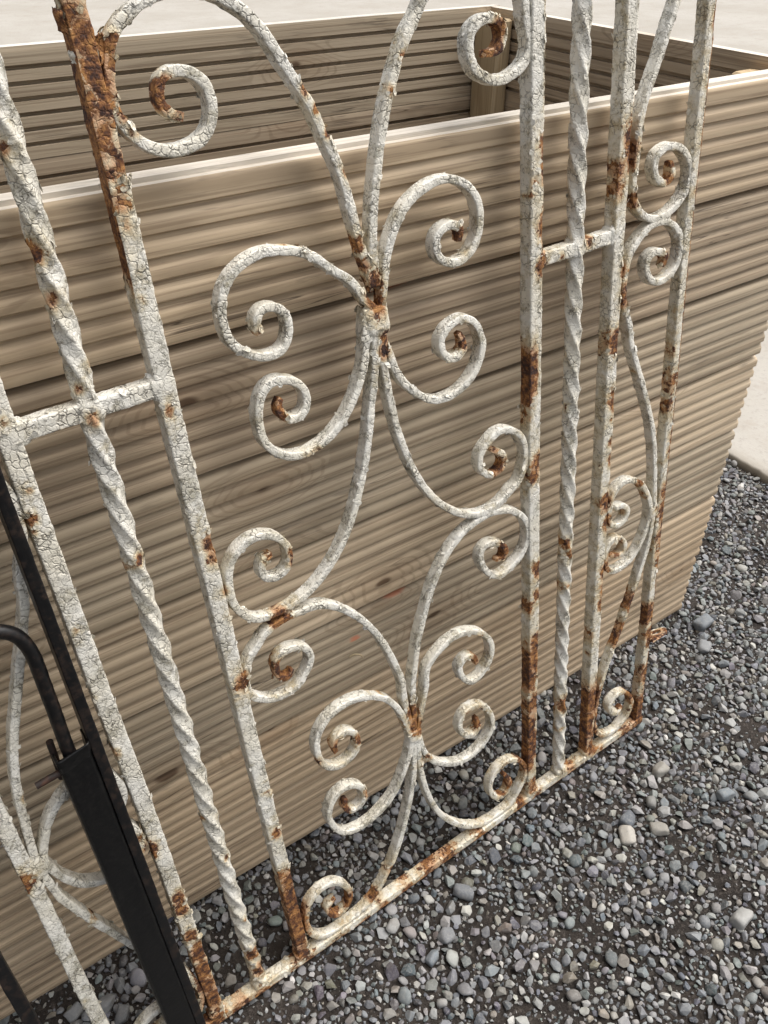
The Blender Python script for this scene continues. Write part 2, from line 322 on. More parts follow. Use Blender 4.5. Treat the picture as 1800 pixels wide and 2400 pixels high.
def post(x0, x1, y0, y1, z1):
    b = 0.004; V = []
    zs = [0.0, z1 - 0.003, z1]
    for i, z in enumerate(zs):
        c = b + (0.003 if i == 2 else 0)
        V += [(x0 + c, y0 + (0 if i < 2 else .003), z), (x1 - c, y0 + (0 if i < 2 else .003), z), (x1 - (0 if i < 2 else .003), y0 + c, z), (x1 - (0 if i < 2 else .003), y1 - c, z), (x1 - c, y1 - (0 if i < 2 else .003), z), (x0 + c, y1 - (0 if i < 2 else .003), z), (x0 + (0 if i < 2 else .003), y1 - c, z), (x0 + (0 if i < 2 else .003), y0 + c, z)]
    # swap axes so that the grain (local x) runs up the post
    V = [(v[2], v[1] - y0, -(v[0] - x0)) for v in V]
    F = [tuple(range(16, 24))] + [(i * 8 + j, i * 8 + (j + 1) % 8, (i + 1) * 8 + (j + 1) % 8, (i + 1) * 8 + j) for i in range(2) for j in range(8)]
    o = link('corner_post', mesh('corner_post', V, F, smooth=False), wood_post, planter); o.location = (x0, y0, 0); o.rotation_euler = (0, -math.pi / 2, 0); return o
post(-0.098, -0.0665, DEP_IN - 0.066, DEP_IN - 0.0015, H_BOX - 0.012)
post(-0.112, -0.0665, T_B + 0.0025, T_B + 0.072, H_BOX - 0.016)
post(-LEN + 0.029, -LEN + 0.12, DEP_IN - 0.072, DEP_IN - 0.0015, H_BOX - 0.012)
post(-LEN + 0.029, -LEN + 0.12, T_B + 0.0025, T_B + 0.072, H_BOX - 0.006)

def shaving():
    """a curl of wood torn from a reed, hanging on the front wall"""
    n = 18; V = []; F = []
    for i in range(n):
        t = i / (n - 1); a = t * 3.6; x = -0.797 + 0.022 * t; z = 0.345 + 0.006 * math.sin(a) - 0.010 * t * t; y = -0.003 - 0.005 * math.sin(a * 0.8) ** 2
        wd = 0.0018 * (1 - 0.6 * t)
        V += [(x, y, z - wd), (x, y - 0.0006, z), (x, y, z + wd)]
    F = [(i * 3 + j, i * 3 + j + 1, i * 3 + j + 4, i * 3 + j + 3) for i in range(n - 1) for j in (0, 1)]
    o = link('shaving', mesh('shaving', V, F), simple('pale_shaving', (0.52, 0.42, 0.26), 0.7), planter); md = o.modifiers.new('thickness', 'SOLIDIFY'); md.thickness = 0.0005
shaving()

# ================================================================== WHITE GATE
# local frame of the gate: x along the bottom rail, z up the leaning gate, y through it towards the planter
G_O = (-0.30309346, -0.14268392, 0.01713433)
G_X = (0.99933761, 0.00195934, 0.03633861); G_Y = (0.0026477, 0.99198849, -0.12630055); G_Z = (-0.03629495, 0.1263131, 0.99132622)
GM = Matrix.Identity(4)
for i in range(3): GM[i][0] = G_X[i]; GM[i][1] = G_Y[i]; GM[i][2] = G_Z[i]; GM[i][3] = G_O[i]
gate = tag(link('garden_gate', None), 'white wrought iron scrollwork gate with peeling paint and rust leaning on the planter', 'gate'); gate.matrix_world = GM
paint = paint_material()
UC = -0.4598
U = dict(S0=-0.9184, S1=-0.7977, T1=-0.7339, S2=-0.6695, S3=-0.2508, T2=-0.1857, S4=-0.1238, S5=-0.0006)
CURVES = {
 'c1':[(-4542,8713),(-4597,8914),(-4653,9150),(-4711,9471),(-4769,9751),(-4837,9936),(-4915,10128),(-4990,10313),(-5103,10507),(-5212,10683),(-5284,10811),(-5348,10900),(-5433,10994),(-5534,11067),(-5635,11125),(-5772,11171),(-5946,11193),(-6101,11178),(-6224,11143),(-6355,11072),(-6453,10998),(-6513,10920),(-6548,10810),(-6573,10698),(-6589,10572),(-6565,10448),(-6492,10323),(-6383,10231),(-6246,10181),(-6069,10184),(-5926,10243),(-5859,10341),(-5837,10477),(-5874,10597),(-5958,10669),(-6086,10700),(-6190,10668),(-6235,10583),(-6233,10491),(-6176,10425),(-6079,10385)],
 'c2':[(-4508,8704),(-4518,8923),(-4516,9064),(-4483,9331),(-4430,9585),(-4364,9830),(-4292,10067),(-4204,10296),(-4096,10517),(-3962,10732),(-3845,10866),(-3765,10959)],
 'c2b':[(-2654,10840),(-2641,10718),(-2611,10592),(-2584,10489),(-2607,10391),(-2684,10310),(-2762,10269),(-2952,10229),(-3119,10269),(-3261,10368),(-3317,10510),(-3294,10639),(-3193,10723),(-3049,10739),(-2933,10674),(-2907,10574),(-2955,10493),(-3039,10459),(-3121,10465)],
 'c3u':[(-4541,8490),(-4612,8569),(-4651,8609),(-4780,8817),(-4973,8977),(-5186,9161),(-5448,9256),(-5668,9274),(-5855,9212),(-5996,9102),(-6070,8953),(-6085,8776),(-6060,8635),(-5933,8481),(-5787,8399),(-5649,8383),(-5545,8429),(-5492,8532),(-5477,8657),(-5534,8767),(-5641,8817),(-5735,8802),(-5786,8712),(-5768,8602)],
 'c3d':[(-4644,8518),(-4679,8377),(-4691,8208),(-4744,7988),(-4843,7778),(-5019,7540),(-5239,7384),(-5461,7324),(-5665,7352),(-5830,7474),(-5915,7637),(-5922,7861),(-5864,8041),(-5759,8135),(-5631,8131),(-5495,8064),(-5414,7944),(-5421,7796),(-5511,7715),(-5603,7719),(-5683,7784),(-5708,7880),(-5666,7951)],
 'c4u':[(-4492,8446),(-4452,8571),(-4436,8685),(-4397,8865),(-4307,9100),(-4163,9305),(-3985,9426),(-3782,9492),(-3581,9486),(-3398,9396),(-3270,9243),(-3239,9040),(-3296,8844),(-3431,8723),(-3590,8700),(-3731,8764),(-3799,8876),(-3780,9004),(-3682,9069),(-3549,9062),(-3476,8988),(-3501,8890)],
 'c4d':[(-4485,8352),(-4480,8145),(-4430,8003),(-4390,7844),(-4292,7662),(-4149,7503),(-3979,7367),(-3796,7314),(-3584,7340),(-3396,7449),(-3282,7616),(-3244,7778),(-3263,7839),(-3320,7991),(-3451,8102),(-3603,8112),(-3739,8044),(-3805,7956),(-3798,7909),(-3774,7818),(-3677,7729),(-3552,7734),(-3496,7819),(-3503,7876),(-3540,7962)],
 'c5':[(-4563,8374),(-4586,8177),(-4604,8024),(-4648,7795),(-4703,7564),(-4775,7246),(-4865,6924),(-4956,6685),(-5060,6446),(-5200,6199),(-5364,5999),(-5562,5835),(-5791,5718),(-6004,5677),(-6188,5684),(-6326,5719),(-6446,5826),(-6535,5992),(-6552,6204),(-6520,6414),(-6428,6562),(-6303,6639),(-6172,6660),(-6149,6658),(-5989,6584),(-5882,6441),(-5857,6268),(-5914,6151),(-6021,6107),(-6133,6134),(-6189,6211),(-6176,6309),(-6123,6378),(-6042,6389)],
 'c6':[(-4529,8365),(-4524,8158),(-4520,8030),(-4508,7832),(-4478,7538),(-4425,7205),(-4337,6864),(-4203,6507),(-4023,6194),(-3796,5931),(-3552,5750),(-3318,5668),(-3075,5681),(-2875,5792),(-2740,5865),(-2652,6043),(-2632,6245),(-2688,6441),(-2796,6562),(-3006,6649),(-3170,6592),(-3313,6467),(-3337,6316),(-3230,6161),(-3065,6125),(-2966,6231),(-3000,6356),(-3140,6441)],
 'c7':[(-4588,2957),(-4628,3205),(-4675,3611),(-4669,3795),(-4743,4119),(-4862,4506),(-5019,4865),(-5197,5144),(-5394,5360),(-5574,5499),(-5742,5546),(-5911,5565),(-6082,5554),(-6255,5515),(-6384,5411),(-6517,5277),(-6580,5142),(-6611,4937),(-6574,4791),(-6480,4701),(-6379,4626),(-6193,4581),(-6029,4616),(-5935,4702),(-5832,4845),(-5837,5005),(-5936,5119),(-6075,5156),(-6206,5113),(-6240,4978),(-6209,4825),(-6107,4796),(-6058,4857)],
 'c8':[(-4567,2915),(-4540,3283),(-4536,3549),(-4501,3819),(-4450,4043),(-4386,4328),(-4281,4608),(-4159,4918),(-4018,5166),(-3816,5403),(-3597,5543),(-3369,5603),(-3199,5615),(-3052,5584),(-2854,5508),(-2806,5465),(-2666,5323),(-2587,5127),(-2600,4921),(-2694,4774),(-2813,4687),(-3073,4622),(-3249,4759),(-3356,4953),(-3357,5139),(-3224,5190),(-3087,5138),(-2963,4986),(-2991,4870),(-3106,4878)],
 'c9u':[(-4526,2802),(-4471,3017),(-4409,3252),(-4332,3499),(-4285,3790),(-4088,3968),(-3860,4052),(-3584,3998),(-3344,3810),(-3232,3560),(-3279,3317),(-3434,3162),(-3596,3138),(-3746,3327),(-3774,3533),(-3666,3615),(-3526,3532),(-3479,3382)],
 'c9d':[(-4505,2758),(-4472,2533),(-4432,2387),(-4319,2156),(-4093,1923),(-3852,1785),(-3599,1774),(-3380,1885),(-3259,2080),(-3280,2337),(-3413,2573),(-3589,2673),(-3768,2632),(-3830,2469),(-3759,2256),(-3611,2154),(-3510,2221),(-3517,2405)],
 'c10u':[(-4600,2824),(-4649,2971),(-4702,3200),(-4786,3445),(-4927,3682),(-5116,3847),(-5328,3948),(-5566,3965),(-5795,3870),(-5931,3671),(-5946,3406),(-5873,3192),(-5734,3076),(-5564,3076),(-5425,3181),(-5401,3367),(-5494,3523),(-5634,3554),(-5718,3469),(-5702,3298)],
 'c10d':[(-4602,2798),(-4645,2656),(-4707,2468),(-4833,2205),(-5008,1974),(-5250,1827),(-5504,1778),(-5761,1858),(-5907,2087),(-5953,2334),(-5876,2550),(-5725,2643),(-5545,2597),(-5424,2432),(-5428,2242),(-5541,2167),(-5667,2207),(-5717,2322),(-5680,2426)],
 'c11':[(-4579,2781),(-4600,2537),(-4629,2202),(-4715,1808),(-4829,1422),(-4970,1047),(-5140,685),(-5357,392),(-5566,195),(-5840,99),(-6125,91),(-6344,150),(-6508,371),(-6548,658),(-6469,958),(-6300,1099),(-6085,1083),(-5906,866),(-5850,624),(-5926,434),(-6072,381),(-6193,500),(-6206,670),(-6084,743)],
 'c12':[(-4543,2756),(-4532,2488),(-4521,2092),(-4462,1675),(-4334,1188),(-4110,737),(-3807,366),(-3513,158),(-3202,121),(-2948,152),(-2854,233),(-2708,441),(-2612,666),(-2675,902),(-2846,1094),(-2996,1160),(-3179,1128),(-3320,932),(-3297,674),(-3163,500),(-2991,506),(-2941,695),(-3031,900)],
 'c13':[(-532,10654),(-624,10457),(-714,10228),(-829,9983),(-926,9775),(-975,9603),(-997,9407),(-1010,9175),(-1027,8969),(-996,8783),(-877,8616),(-683,8507),(-469,8497),(-249,8573),(-93,8724),(-52,8905),(-150,9098),(-342,9228),(-539,9245),(-671,9171),(-693,9038),(-627,8919),(-475,8857),(-377,8914),(-399,9075)],
 'c14':[(-118,4322),(-160,4676),(-207,5071),(-269,5456),(-376,5844),(-545,6282),(-737,6727),(-884,7077),(-934,7313),(-1029,7531),(-1074,7731),(-1072,7950),(-1034,8103),(-974,8213),(-843,8342),(-674,8427),(-488,8436),(-317,8376),(-152,8224),(-95,8027),(-159,7837),(-328,7727),(-524,7729),(-660,7839),(-704,7987),(-635,8089),(-499,8094),(-350,8004),(-390,7884)],
 'c15':[(-967,4706),(-812,4689),(-707,4567),(-743,4443),(-879,4388),(-1025,4467),(-1089,4622),(-1080,4793),(-1003,4969),(-830,5067),(-625,5012),(-419,4835),(-281,4600),(-201,4333),(-231,4161),(-293,3975),(-434,3742),(-652,3613),(-912,3617),(-1065,3748),(-1091,3976),(-1033,4160),(-893,4179),(-722,4027),(-723,3866),(-900,3870),(-1019,3973)],
 'c16':[(-136,4198),(-151,4045),(-186,3761),(-272,3468),(-374,3148),(-508,2779),(-645,2401),(-762,2159),(-878,1880),(-994,1563),(-1021,1452),(-1095,1100),(-1120,704),(-1042,421),(-867,246),(-603,173),(-385,261),(-235,467),(-256,694),(-426,924),(-632,987),(-779,876),(-694,629),(-560,557),(-455,630)]}
SPOTS = np.array([(-669,1114,7,5),(-666,1094,9,8),(-665,1081,9,10),(-664,1071,8,10),(-671,1038,5,10),(-673,1013,7,6),(-672,991,7,6),(-671,976,6,5),(-673,950,4,4),(-673,920,3,4),(-672,822,4,7),(-665,683,6,9),(-666,668,5,8),(-661,623,4,5),(-663,592,5,4),(-665,507,7,9),(-667,265,5,9),(-666,174,12,8),(-665,138,14,10),(-666,102,12,10),(-669,68,13,9),(-673,23,13,9),(-799,857,3,6),(-805,771,3,9),(-806,761,3,6),(-798,797,3,5),(-801,655,3,4),(-805,354,5,10),(-805,345,4,9),(-795,257,6,9),(-796,237,6,9),(-797,188,6,9),(-794,150,9,10),(-796,115,10,10),(-799,81,10,9),(-798,51,10,10),(-800,2,12,10),(-740,1040,4,6),(-741,969,4,8),(-739,934,4,8),(-739,862,3,6),(-736,836,4,7),(-731,696,3,8),(-731,274,3,7),(-735,83,7,7),(-732,46,8,7),(-238,958,7,10),(-238,942,7,10),(-238,929,5,10),(-238,881,8,10),(-239,870,5,8),(-240,848,5,7),(-261,734,10,10),(-258,712,10,10),(-263,693,7,10),(-265,666,6,7),(-249,603,7,9),(-252,587,6,9),(-244,442,7,10),(-245,403,7,7),(-263,388,9,7),(-243,316,11,10),(-244,286,12,10),(-263,281,13,10),(-261,255,14,10),(-246,204,12,9),(-260,161,15,10),(-250,118,15,10),(-259,96,13,10),(-246,29,12,8),(-244,840,6,8),(-190,457,5,8),(-185,441,5,7),(-186,161,8,9),(-115,945,8,10),(-111,932,8,10),(-110,921,6,10),(-129,914,7,7),(-129,896,7,6),(-105,873,7,9),(-113,803,6,8),(-107,782,6,6),(-108,767,6,9),(-123,718,8,10),(-114,639,8,10),(-114,582,5,9),(-116,557,5,8),(-119,493,9,8),(-115,457,8,8),(-113,373,8,10),(-113,346,7,9),(-116,316,6,10),(-139,265,9,6),(-127,127,17,10),(-129,82,17,10),(-116,24,13,10),(13,1040,7,8),(17,999,8,6),(14,978,6,7),(16,920,6,10),(18,887,8,8),(16,873,8,7),(14,824,7,9),(10,789,7,7),(-9,667,11,7),(-5,624,13,8),(-5,596,10,8),(6,543,8,9),(8,522,10,8),(2,456,9,10),(10,423,13,9),(11,378,13,8),(6,341,11,6),(-7,233,11,10),(1,194,10,7),(3,175,8,7),(3,110,11,8),(1,34,14,10),(-1,5,17,10),(-213,842,4,6),(-171,850,6,7),(-457,864,7,10),(-454,875,5,10),(-452,850,5,9),(-448,819,5,9),(-451,807,5,10),(-458,323,7,10),(-456,302,7,10),(-448,289,6,8),(-609,562,7,10),(-602,552,5,10),(-615,560,5,10),(-572,785,5,9),(-569,777,4,9),(-582,631,5,8),(-583,621,4,9),(-621,495,7,10),(-615,482,5,10),(-603,506,4,5),(-347,896,5,10),(-350,785,5,8),(-307,620,7,9),(-302,497,7,10),(-350,349,7,9),(-351,239,8,10),(-369,260,5,7),(-569,339,7,10),(-538,333,6,8),(-597,333,5,6),(-571,228,6,8),(-537,235,5,7),(-615,53,8,9),(-587,55,7,10),(-515,51,8,8),(-551,26,7,9),(-306,84,11,10),(-311,64,7,8),(-43,889,6,8),(-34,797,6,9),(-87,401,8,9),(-52,495,7,8),(-44,282,10,10),(-64,235,10,8),(-75,224,7,10),(-35,77,10,10),(-648,1095,3,8),(-652,1090,3,7),(-654,1079,3,8),(-654,1047,3,8),(-651,1035,3,6),(-617,1065,4,7),(-624,1055,5,10),(-621,1050,3,9),(-605,1038,3,9),(-503,1043,3,9),(-495,1029,3,8),(-486,1009,3,8),(-473,976,3,7),(-468,913,5,8),(-463,893,4,8),(-403,1054,4,9),(-420,1032,3,7),(-296,1064,5,10),(-298,1054,5,10),(-305,1044,4,9),(-100,-3,12,5),(-31,-15,17,8),(0,-6,17,10),(-165,3,10,6),(-240,-6,9,8),(-272,-1,9,9),(-356,-3,10,9),(-423,-6,17,8),(-454,2,16,8),(-499,-9,10,9),(-540,-5,9,7),(-571,-11,8,8),(-607,-15,9,7),(-663,-9,10,7),(-683,-12,8,8),(-736,-10,10,8),(-767,-6,10,9),(-717,-12,7,4),(-921,407,5,10),(-927,396,4,10),(-805,357,4,6)], float) * np.array([1e-3, 1e-3, 1e-3, 0.1])
# the same wear runs on, unseen, over the mirrored left-hand panel
SPOTS[(SPOTS[:, 0] > -0.03) & (SPOTS[:, 1] > 0.45) & (SPOTS[:, 1] < 0.8), 3] *= 0.62
SPOTS[SPOTS[:, 1] < 0.03, 3] *= 0.74
def rust_at(V, N, extra=None, u0=None):
    r = np.zeros(len(V)); lo = V.min(0); hi = V.max(0)
    for u, v, rad, k in SPOTS:
        if u < lo[0] - 0.04 or u > hi[0] + 0.04 or v < lo[2] - 0.08 or v > hi[2] + 0.08: continue
        d2 = ((V[:, 0] - u) / rad) ** 2 + ((V[:, 2] - v) / (rad * 1.5)) ** 2
        if u0 is not None and u - u0 < -0.0035: k = k * np.where(N[:, 0] < 0.1, 1.0, 0.45)
        r = np.maximum(r, k * (0.64 * np.exp(-d2 * 0.75) + 0.34 * np.exp(-d2 * 0.09)))
    n1 = vnoise(V, 26, 41); n2 = vnoise(V, 75, 42)
    r = np.maximum(r, 0.45 * sstep(0.76, 0.92, n1) * sstep(0.35, 0.6, n2))              # scattered bare spots
    r = r + 0.11 * sstep(0.16, 0.0, V[:, 2]) * n2 * 1.6                                  # worst near the wet ground
    if extra is not None: r = np.maximum(r, extra(V, N) * (0.55 + 0.9 * n2))
    return np.clip(r, 0, 1)
def flakes(V, N, rust, count, seed):
    """little lifted chips of paint, returned as extra verts / faces"""
    rg = np.random.default_rng(seed); p = (0.10 + np.exp(-((rust - 0.33) / 0.12) ** 2) * 1.0) * (rust < 0.5) + 1e-6; p /= p.sum()
    ids = rg.choice(len(V), size=count, p=p); VV = []; FF = []; RR = []
    for i in ids:
        n = N[i] / (np.linalg.norm(N[i]) + 1e-9); t = rg.normal(size=3); t -= n * (t @ n); t /= np.linalg.norm(t) + 1e-9; b = np.cross(n, t)
        s = rg.uniform(0.0015, 0.0042); lift = rg.uniform(0.03, 0.5) if rg.random() > 0.12 else rg.uniform(0.6, 1.1); k = 6; base = len(VV)
        c = V[i] + n * 0.0001; VV.append(c + n * s * lift * 0.35); RR.append(rust[i] * 0.6)
        for a in range(k):
            an = a * 2 * math.pi / k + rg.uniform(-.35, .35); ra = s * rg.uniform(0.7, 1.25); x = math.cos(an) * ra; y = math.sin(an) * ra * 0.75
            VV.append(c + t * x + b * y + n * max(-0.0006, (x / s * 0.5 + 0.35) * s * lift)); RR.append(rust[i] * 0.7)
        FF += [(base, base + 1 + a, base + 1 + (a + 1) % k) for a in range(k)]
    return np.array(VV), np.array(FF), np.array(RR)
def ring(tn, td, rad, per=5):
    """rounded-rectangle section: (in-plane, depth) points and normals"""
    pts = []
    hx, hy = tn / 2, td / 2
    for sx, sy, a0 in ((1, 1, 0), (-1, 1, 90), (-1, -1, 180), (1, -1, 270)):
        for k in range(3):
            a = math.radians(a0 + 45 * k); pts.append((sx * (hx - rad) + rad * math.cos(a), sy * (hy - rad) + rad * math.sin(a)))
    out = []
    for i in range(12):                                       # extra points on the flat sides
        p, q = pts[i], pts[(i + 1) % 12]; out.append(p)
        L = math.hypot(q[0] - p[0], q[1] - p[1])
        if L > rad * 1.2:
            m = max(1, int(L / 0.0022)); out += [(p[0] + (q[0] - p[0]) * k / m, p[1] + (q[1] - p[1]) * k / m) for k in range(1, m)]
    return np.array(out)
def resample(P, step, smooth):
    P = np.asarray(P, float)
    Q = []                                                    # centripetal Catmull-Rom
    E = np.vstack([2 * P[0] - P[1], P, 2 * P[-1] - P[-2]])
    for i in range(len(P) - 1):
        p0, p1, p2, p3 = E[i:i + 4]; t = np.linspace(0, 1, 14, endpoint=False)[:, None]
        d = [max(1e-5, np.linalg.norm(a - b)) ** 0.5 for a, b in ((p1, p0), (p2, p1), (p3, p2))]
        m1 = (p2 - p1) + d[1] * ((p1 - p0) / d[0] - (p2 - p0) / (d[0] + d[1])); m2 = (p2 - p1) + d[1] * ((p3 - p2) / d[2] - (p3 - p1) / (d[1] + d[2]))
        Q.append((2 * p1 - 2 * p2 + m1 + m2) * t ** 3 + (-3 * p1 + 3 * p2 - 2 * m1 - m2) * t ** 2 + m1 * t + p1)
    Q = np.vstack(Q + [P[-1:]])
    s = np.concatenate([[0], np.cumsum(np.linalg.norm(np.diff(Q, axis=0), axis=1))]); n = max(6, int(s[-1] / step)); ss = np.linspace(0, s[-1], n + 1)
    R = np.stack([np.interp(ss, s, Q[:, k]) for k in (0, 1)], 1)
    if smooth:
        m = max(1, int(round(smooth / step))); kr = np.exp(-0.5 * (np.arange(-3 * m, 3 * m + 1) / m) ** 2); kr /= kr.sum()
        pad = 3 * m; A = np.vstack([2 * R[0] - R[pad:0:-1], R, 2 * R[-1] - R[-2:-pad - 2:-1]])
        R = np.stack([np.convolve(A[:, k], kr, 'valid') for k in (0, 1)], 1)
    return R
SEED = [100]
def sweep(name, path, tn, td, rad=0.0013, twist=None, yoff=None, rough=1.0, extra=None, taper=None, nflake=None, parent=gate, mat=None, cap=True):
    """sweep a section along a path of (x, z) points lying in the gate's plane"""
    SEED[0] += 1; sd_ = SEED[0]
    P = np.asarray(path); n = len(P); T = np.gradient(P, axis=0); T /= np.linalg.norm(T, axis=1)[:, None] + 1e-12
    nrm = np.stack([T[:, 1], -T[:, 0]], 1)                    # in-plane normal
    S = ring(tn, td, rad); m = len(S)
    A = np.tile(S[None], (n, 1, 1))
    if taper is not None: A = A * taper[:, None, :]
    if twist is not None:
        c, s_ = np.cos(twist)[:, None], np.sin(twist)[:, None]; A = np.stack([A[:, :, 0] * c - A[:, :, 1] * s_, A[:, :, 0] * s_ + A[:, :, 1] * c], -1)
    yo = np.zeros(n) if yoff is None else yoff
    V = np.zeros((n, m, 3)); V[:, :, 0] = P[:, None, 0] + nrm[:, None, 0] * A[:, :, 0]; V[:, :, 2] = P[:, None, 1] + nrm[:, None, 1] * A[:, :, 0]; V[:, :, 1] = A[:, :, 1] + yo[:, None]
    N = np.zeros_like(V); Cn = A / (np.abs(A).max(axis=1, keepdims=True) + 1e-9)
    Cn = A / np.array([tn / 2, td / 2]) if twist is None else A; Cn = np.sign(Cn) * np.abs(Cn) ** (4 if twist is None else 1); Cn /= np.linalg.norm(Cn, axis=2, keepdims=True) + 1e-9
    N[:, :, 0] = nrm[:, None, 0] * Cn[:, :, 0]; N[:, :, 2] = nrm[:, None, 1] * Cn[:, :, 0]; N[:, :, 1] = Cn[:, :, 1]
    V = V.reshape(-1, 3); N = N.reshape(-1, 3)
    r = rust_at(V, N, extra, P[0, 0] if name == 'stile' else None)
    dsp = (vnoise(V, 70, sd_) - 0.5) * 0.0010 + (vnoise(V, 210, 43) - 0.5) * 0.0007 + (vnoise(V, 420, 44) - 0.5) * 0.0005
    bare = sstep(0.40, 0.55, r + (vnoise(V, 130, 45) - 0.5) * 0.5)
    V = V + N * (dsp * rough - bare * 0.0007)[:, None]
    idx = np.arange(n * m).reshape(n, m); nx = np.roll(idx, -1, axis=1)
    F = [np.stack([idx[:-1], idx[1:], nx[1:], nx[:-1]], -1).reshape(-1, 4)]
    if cap:
        c0 = V[idx[0]].mean(0) - np.array([T[0, 0], 0, T[0, 1]]) * 0.0008; c1 = V[idx[-1]].mean(0) + np.array([T[-1, 0], 0, T[-1, 1]]) * 0.0012
        k0 = len(V); V = np.vstack([V, c0, c1]); r = np.concatenate([r, [r[0], r[-1]]])
        F.append(np.stack([np.full(m, k0), idx[0], nx[0]], -1)); F.append(np.stack([np.full(m, k0 + 1), nx[-1], idx[-1]], -1))
    L = np.linalg.norm(np.diff(P, axis=0), axis=1).sum(); nf = int(L / 0.0050) if nflake is None else nflake
    if nf:
        fv, ff, fr = flakes(V[:n * m], N, r[:n * m], nf, sd_); F.append(ff + len(V)); V = np.vstack([V, fv]); r = np.concatenate([r, fr])
    me = mesh(name, V, F, True, {'rust': ('FLOAT', r)})
    o = link(name, me, mat or paint, parent)
    return o
def straight(a, b, step=0.0022):
    n = int(math.hypot(b[0] - a[0], b[1] - a[1]) / step); return np.linspace(a, b, n + 1)
def wander(P, amp, seed):                                     # hand-forged: never dead straight
    q = np.stack([P[:, 0] * 0 + seed, P[:, 1], P[:, 0]], -1); P = P.copy(); d = P[-1] - P[0]; d = d / np.linalg.norm(d)
    P += np.outer((vnoise(q, 5, seed) - 0.5) * amp, np.array([d[1], -d[0]])); return P
TOP = 1.235; V_X = 0.8435; BAR = 0.0172
ex = {'S2': lambda V, N: 1.0 * (N[:, 0] < -0.5) * sstep(0.90, 0.96, V[:, 2]) * sstep(1.10, 1.08, V[:, 2]) + 0.55 * sstep(0.99, 1.02, V[:, 2]) + 0.62 * sstep(0.12, 0.08, V[:, 2]) * (N[:, 0] < 0.3),
      'S5': lambda V, N: 0.62 * (N[:, 0] > 0.4) + 0.2, 'S4': lambda V, N: 0.18 * (N[:, 0] < -0.4) + 0.5 * sstep(0.10, 0.05, V[:, 2]),
      'S3': lambda V, N: 0.22 * sstep(0.55, 0.3, V[:, 2]) * (N[:, 0] < -0.2) + 0.25 * (N[:, 0] > 0.3) * sstep(0.8, 0.9, V[:, 2])}
for k in ('S0', 'S1', 'S2', 'S3', 'S4', 'S5'):
    sweep('stile', wander(straight((U[k], -0.004), (U[k], TOP)), 0.004, 3 + len(k) + int(k[1])), BAR if k not in ('S0', 'S5') else 0.0152, BAR if k not in ('S0', 'S5') else 0.0152, extra=ex.get(k))
for k in ('T1', 'T2'):
    P = wander(straight((U[k], 0.004), (U[k], TOP), 0.002), 0.003, 17)
    z = P[:, 1]; tw = -np.where(z < V_X, z, V_X + (z - V_X)) / 0.142 * 2 * math.pi
    flat = np.exp(-((z - V_X) / 0.014) ** 2)
    sweep('twisted_bar', P, 0.0158, 0.0158, rad=0.0024, twist=tw * 1.0 + flat * 0.0)
rail_ex = lambda V, N: 0.85 * (N[:, 2] < -0.3) + 0.10 * sstep(-0.7, -0.45, V[:, 0]) * sstep(-0.25, -0.4, V[:, 0])
sweep('bottom_rail', wander(straight((U['S0'] - 0.007, -0.0005), (U['S5'] + 0.007, 0.0005)), 0.003, 5), 0.0152, 0.0172, extra=rail_ex)
sweep('top_rail', straight((U['S0'] - 0.008, TOP + 0.006), (U['S5'] + 0.008, TOP + 0.006)), BAR, BAR, nflake=60)
sweep('cross_bar', wander(straight((U['S1'] + 0.006, V_X - 0.001), (U['S2'] - 0.006, V_X - 0.001)), 0.002, 6), 0.0150, 0.0150)
sweep('cross_bar', wander(straight((U['S3'] + 0.006, V_X + 0.002), (U['S4'] - 0.006, V_X + 0.002)), 0.002, 8), 0.0145, 0.0150)
C_ = {k: np.array(v, float) * 1e-4 for k, v in CURVES.items()}
mir = lambda P: np.stack([2 * UC - P[:, 0], P[:, 1]], 1)
# the arch at the top of the right-hand side is outside the picture: it mirrors the left one
arch = mir(C_['c1']); arch = arch[(arch[:, 1] > 1.098) & (arch[:, 0] < -0.26)]
C_['c2'] = np.vstack([C_['c2'][:-1], arch[::1], C_['c2b']]); del C_['c2b']
low = C_['c14']
for k in ('c13', 'c14', 'c15', 'c16'):
    P = mir(C_[k]); dv = {'c13': 0.0, 'c14': -0.018, 'c15': -0.018, 'c16': -0.018}[k]
    if k == 'c14': P[:, 1] += dv * sstep(0.80, 0.6, P[:, 1])
    elif k == 'c16': P[:, 1] += dv * sstep(0.02, 0.2, P[:, 1])
    else: P[:, 1] += dv
    C_[k + 'm'] = P
top = np.array([[-0.046, 1.085], [-0.030, 1.13], [-0.028, 1.17], [-0.045, 1.205], [-0.075, 1.20], [-0.085, 1.17], [-0.07, 1.15], [-0.055, 1.165]])
C_['c13'] = np.vstack([top[::-1], C_['c13']]); C_['c13m'] = np.vstack([mir(top)[::-1], C_['c13m']])
for k, P in C_.items():
    R = resample(P, 0.0017, 0.0032); n = len(R)
    tail = np.ones((n, 2)); e = np.minimum(1, np.arange(n)[::-1] / 9.0); tail[:, 1] = 0.72 + 0.28 * e; tail[:, 0] = 0.85 + 0.15 * e
    big = k in ('c1', 'c2')
    end = P[-1]
    exf = (lambda en: (lambda V, N: 0.62 * np.exp(-(((V[:, 0] - en[0]) ** 2 + (V[:, 2] - en[1]) ** 2) / 0.012 ** 2))))(end)
    sweep('scroll', R, 0.0086 if big else 0.0080, 0.0138, rad=0.0012, taper=tail, extra=exf)
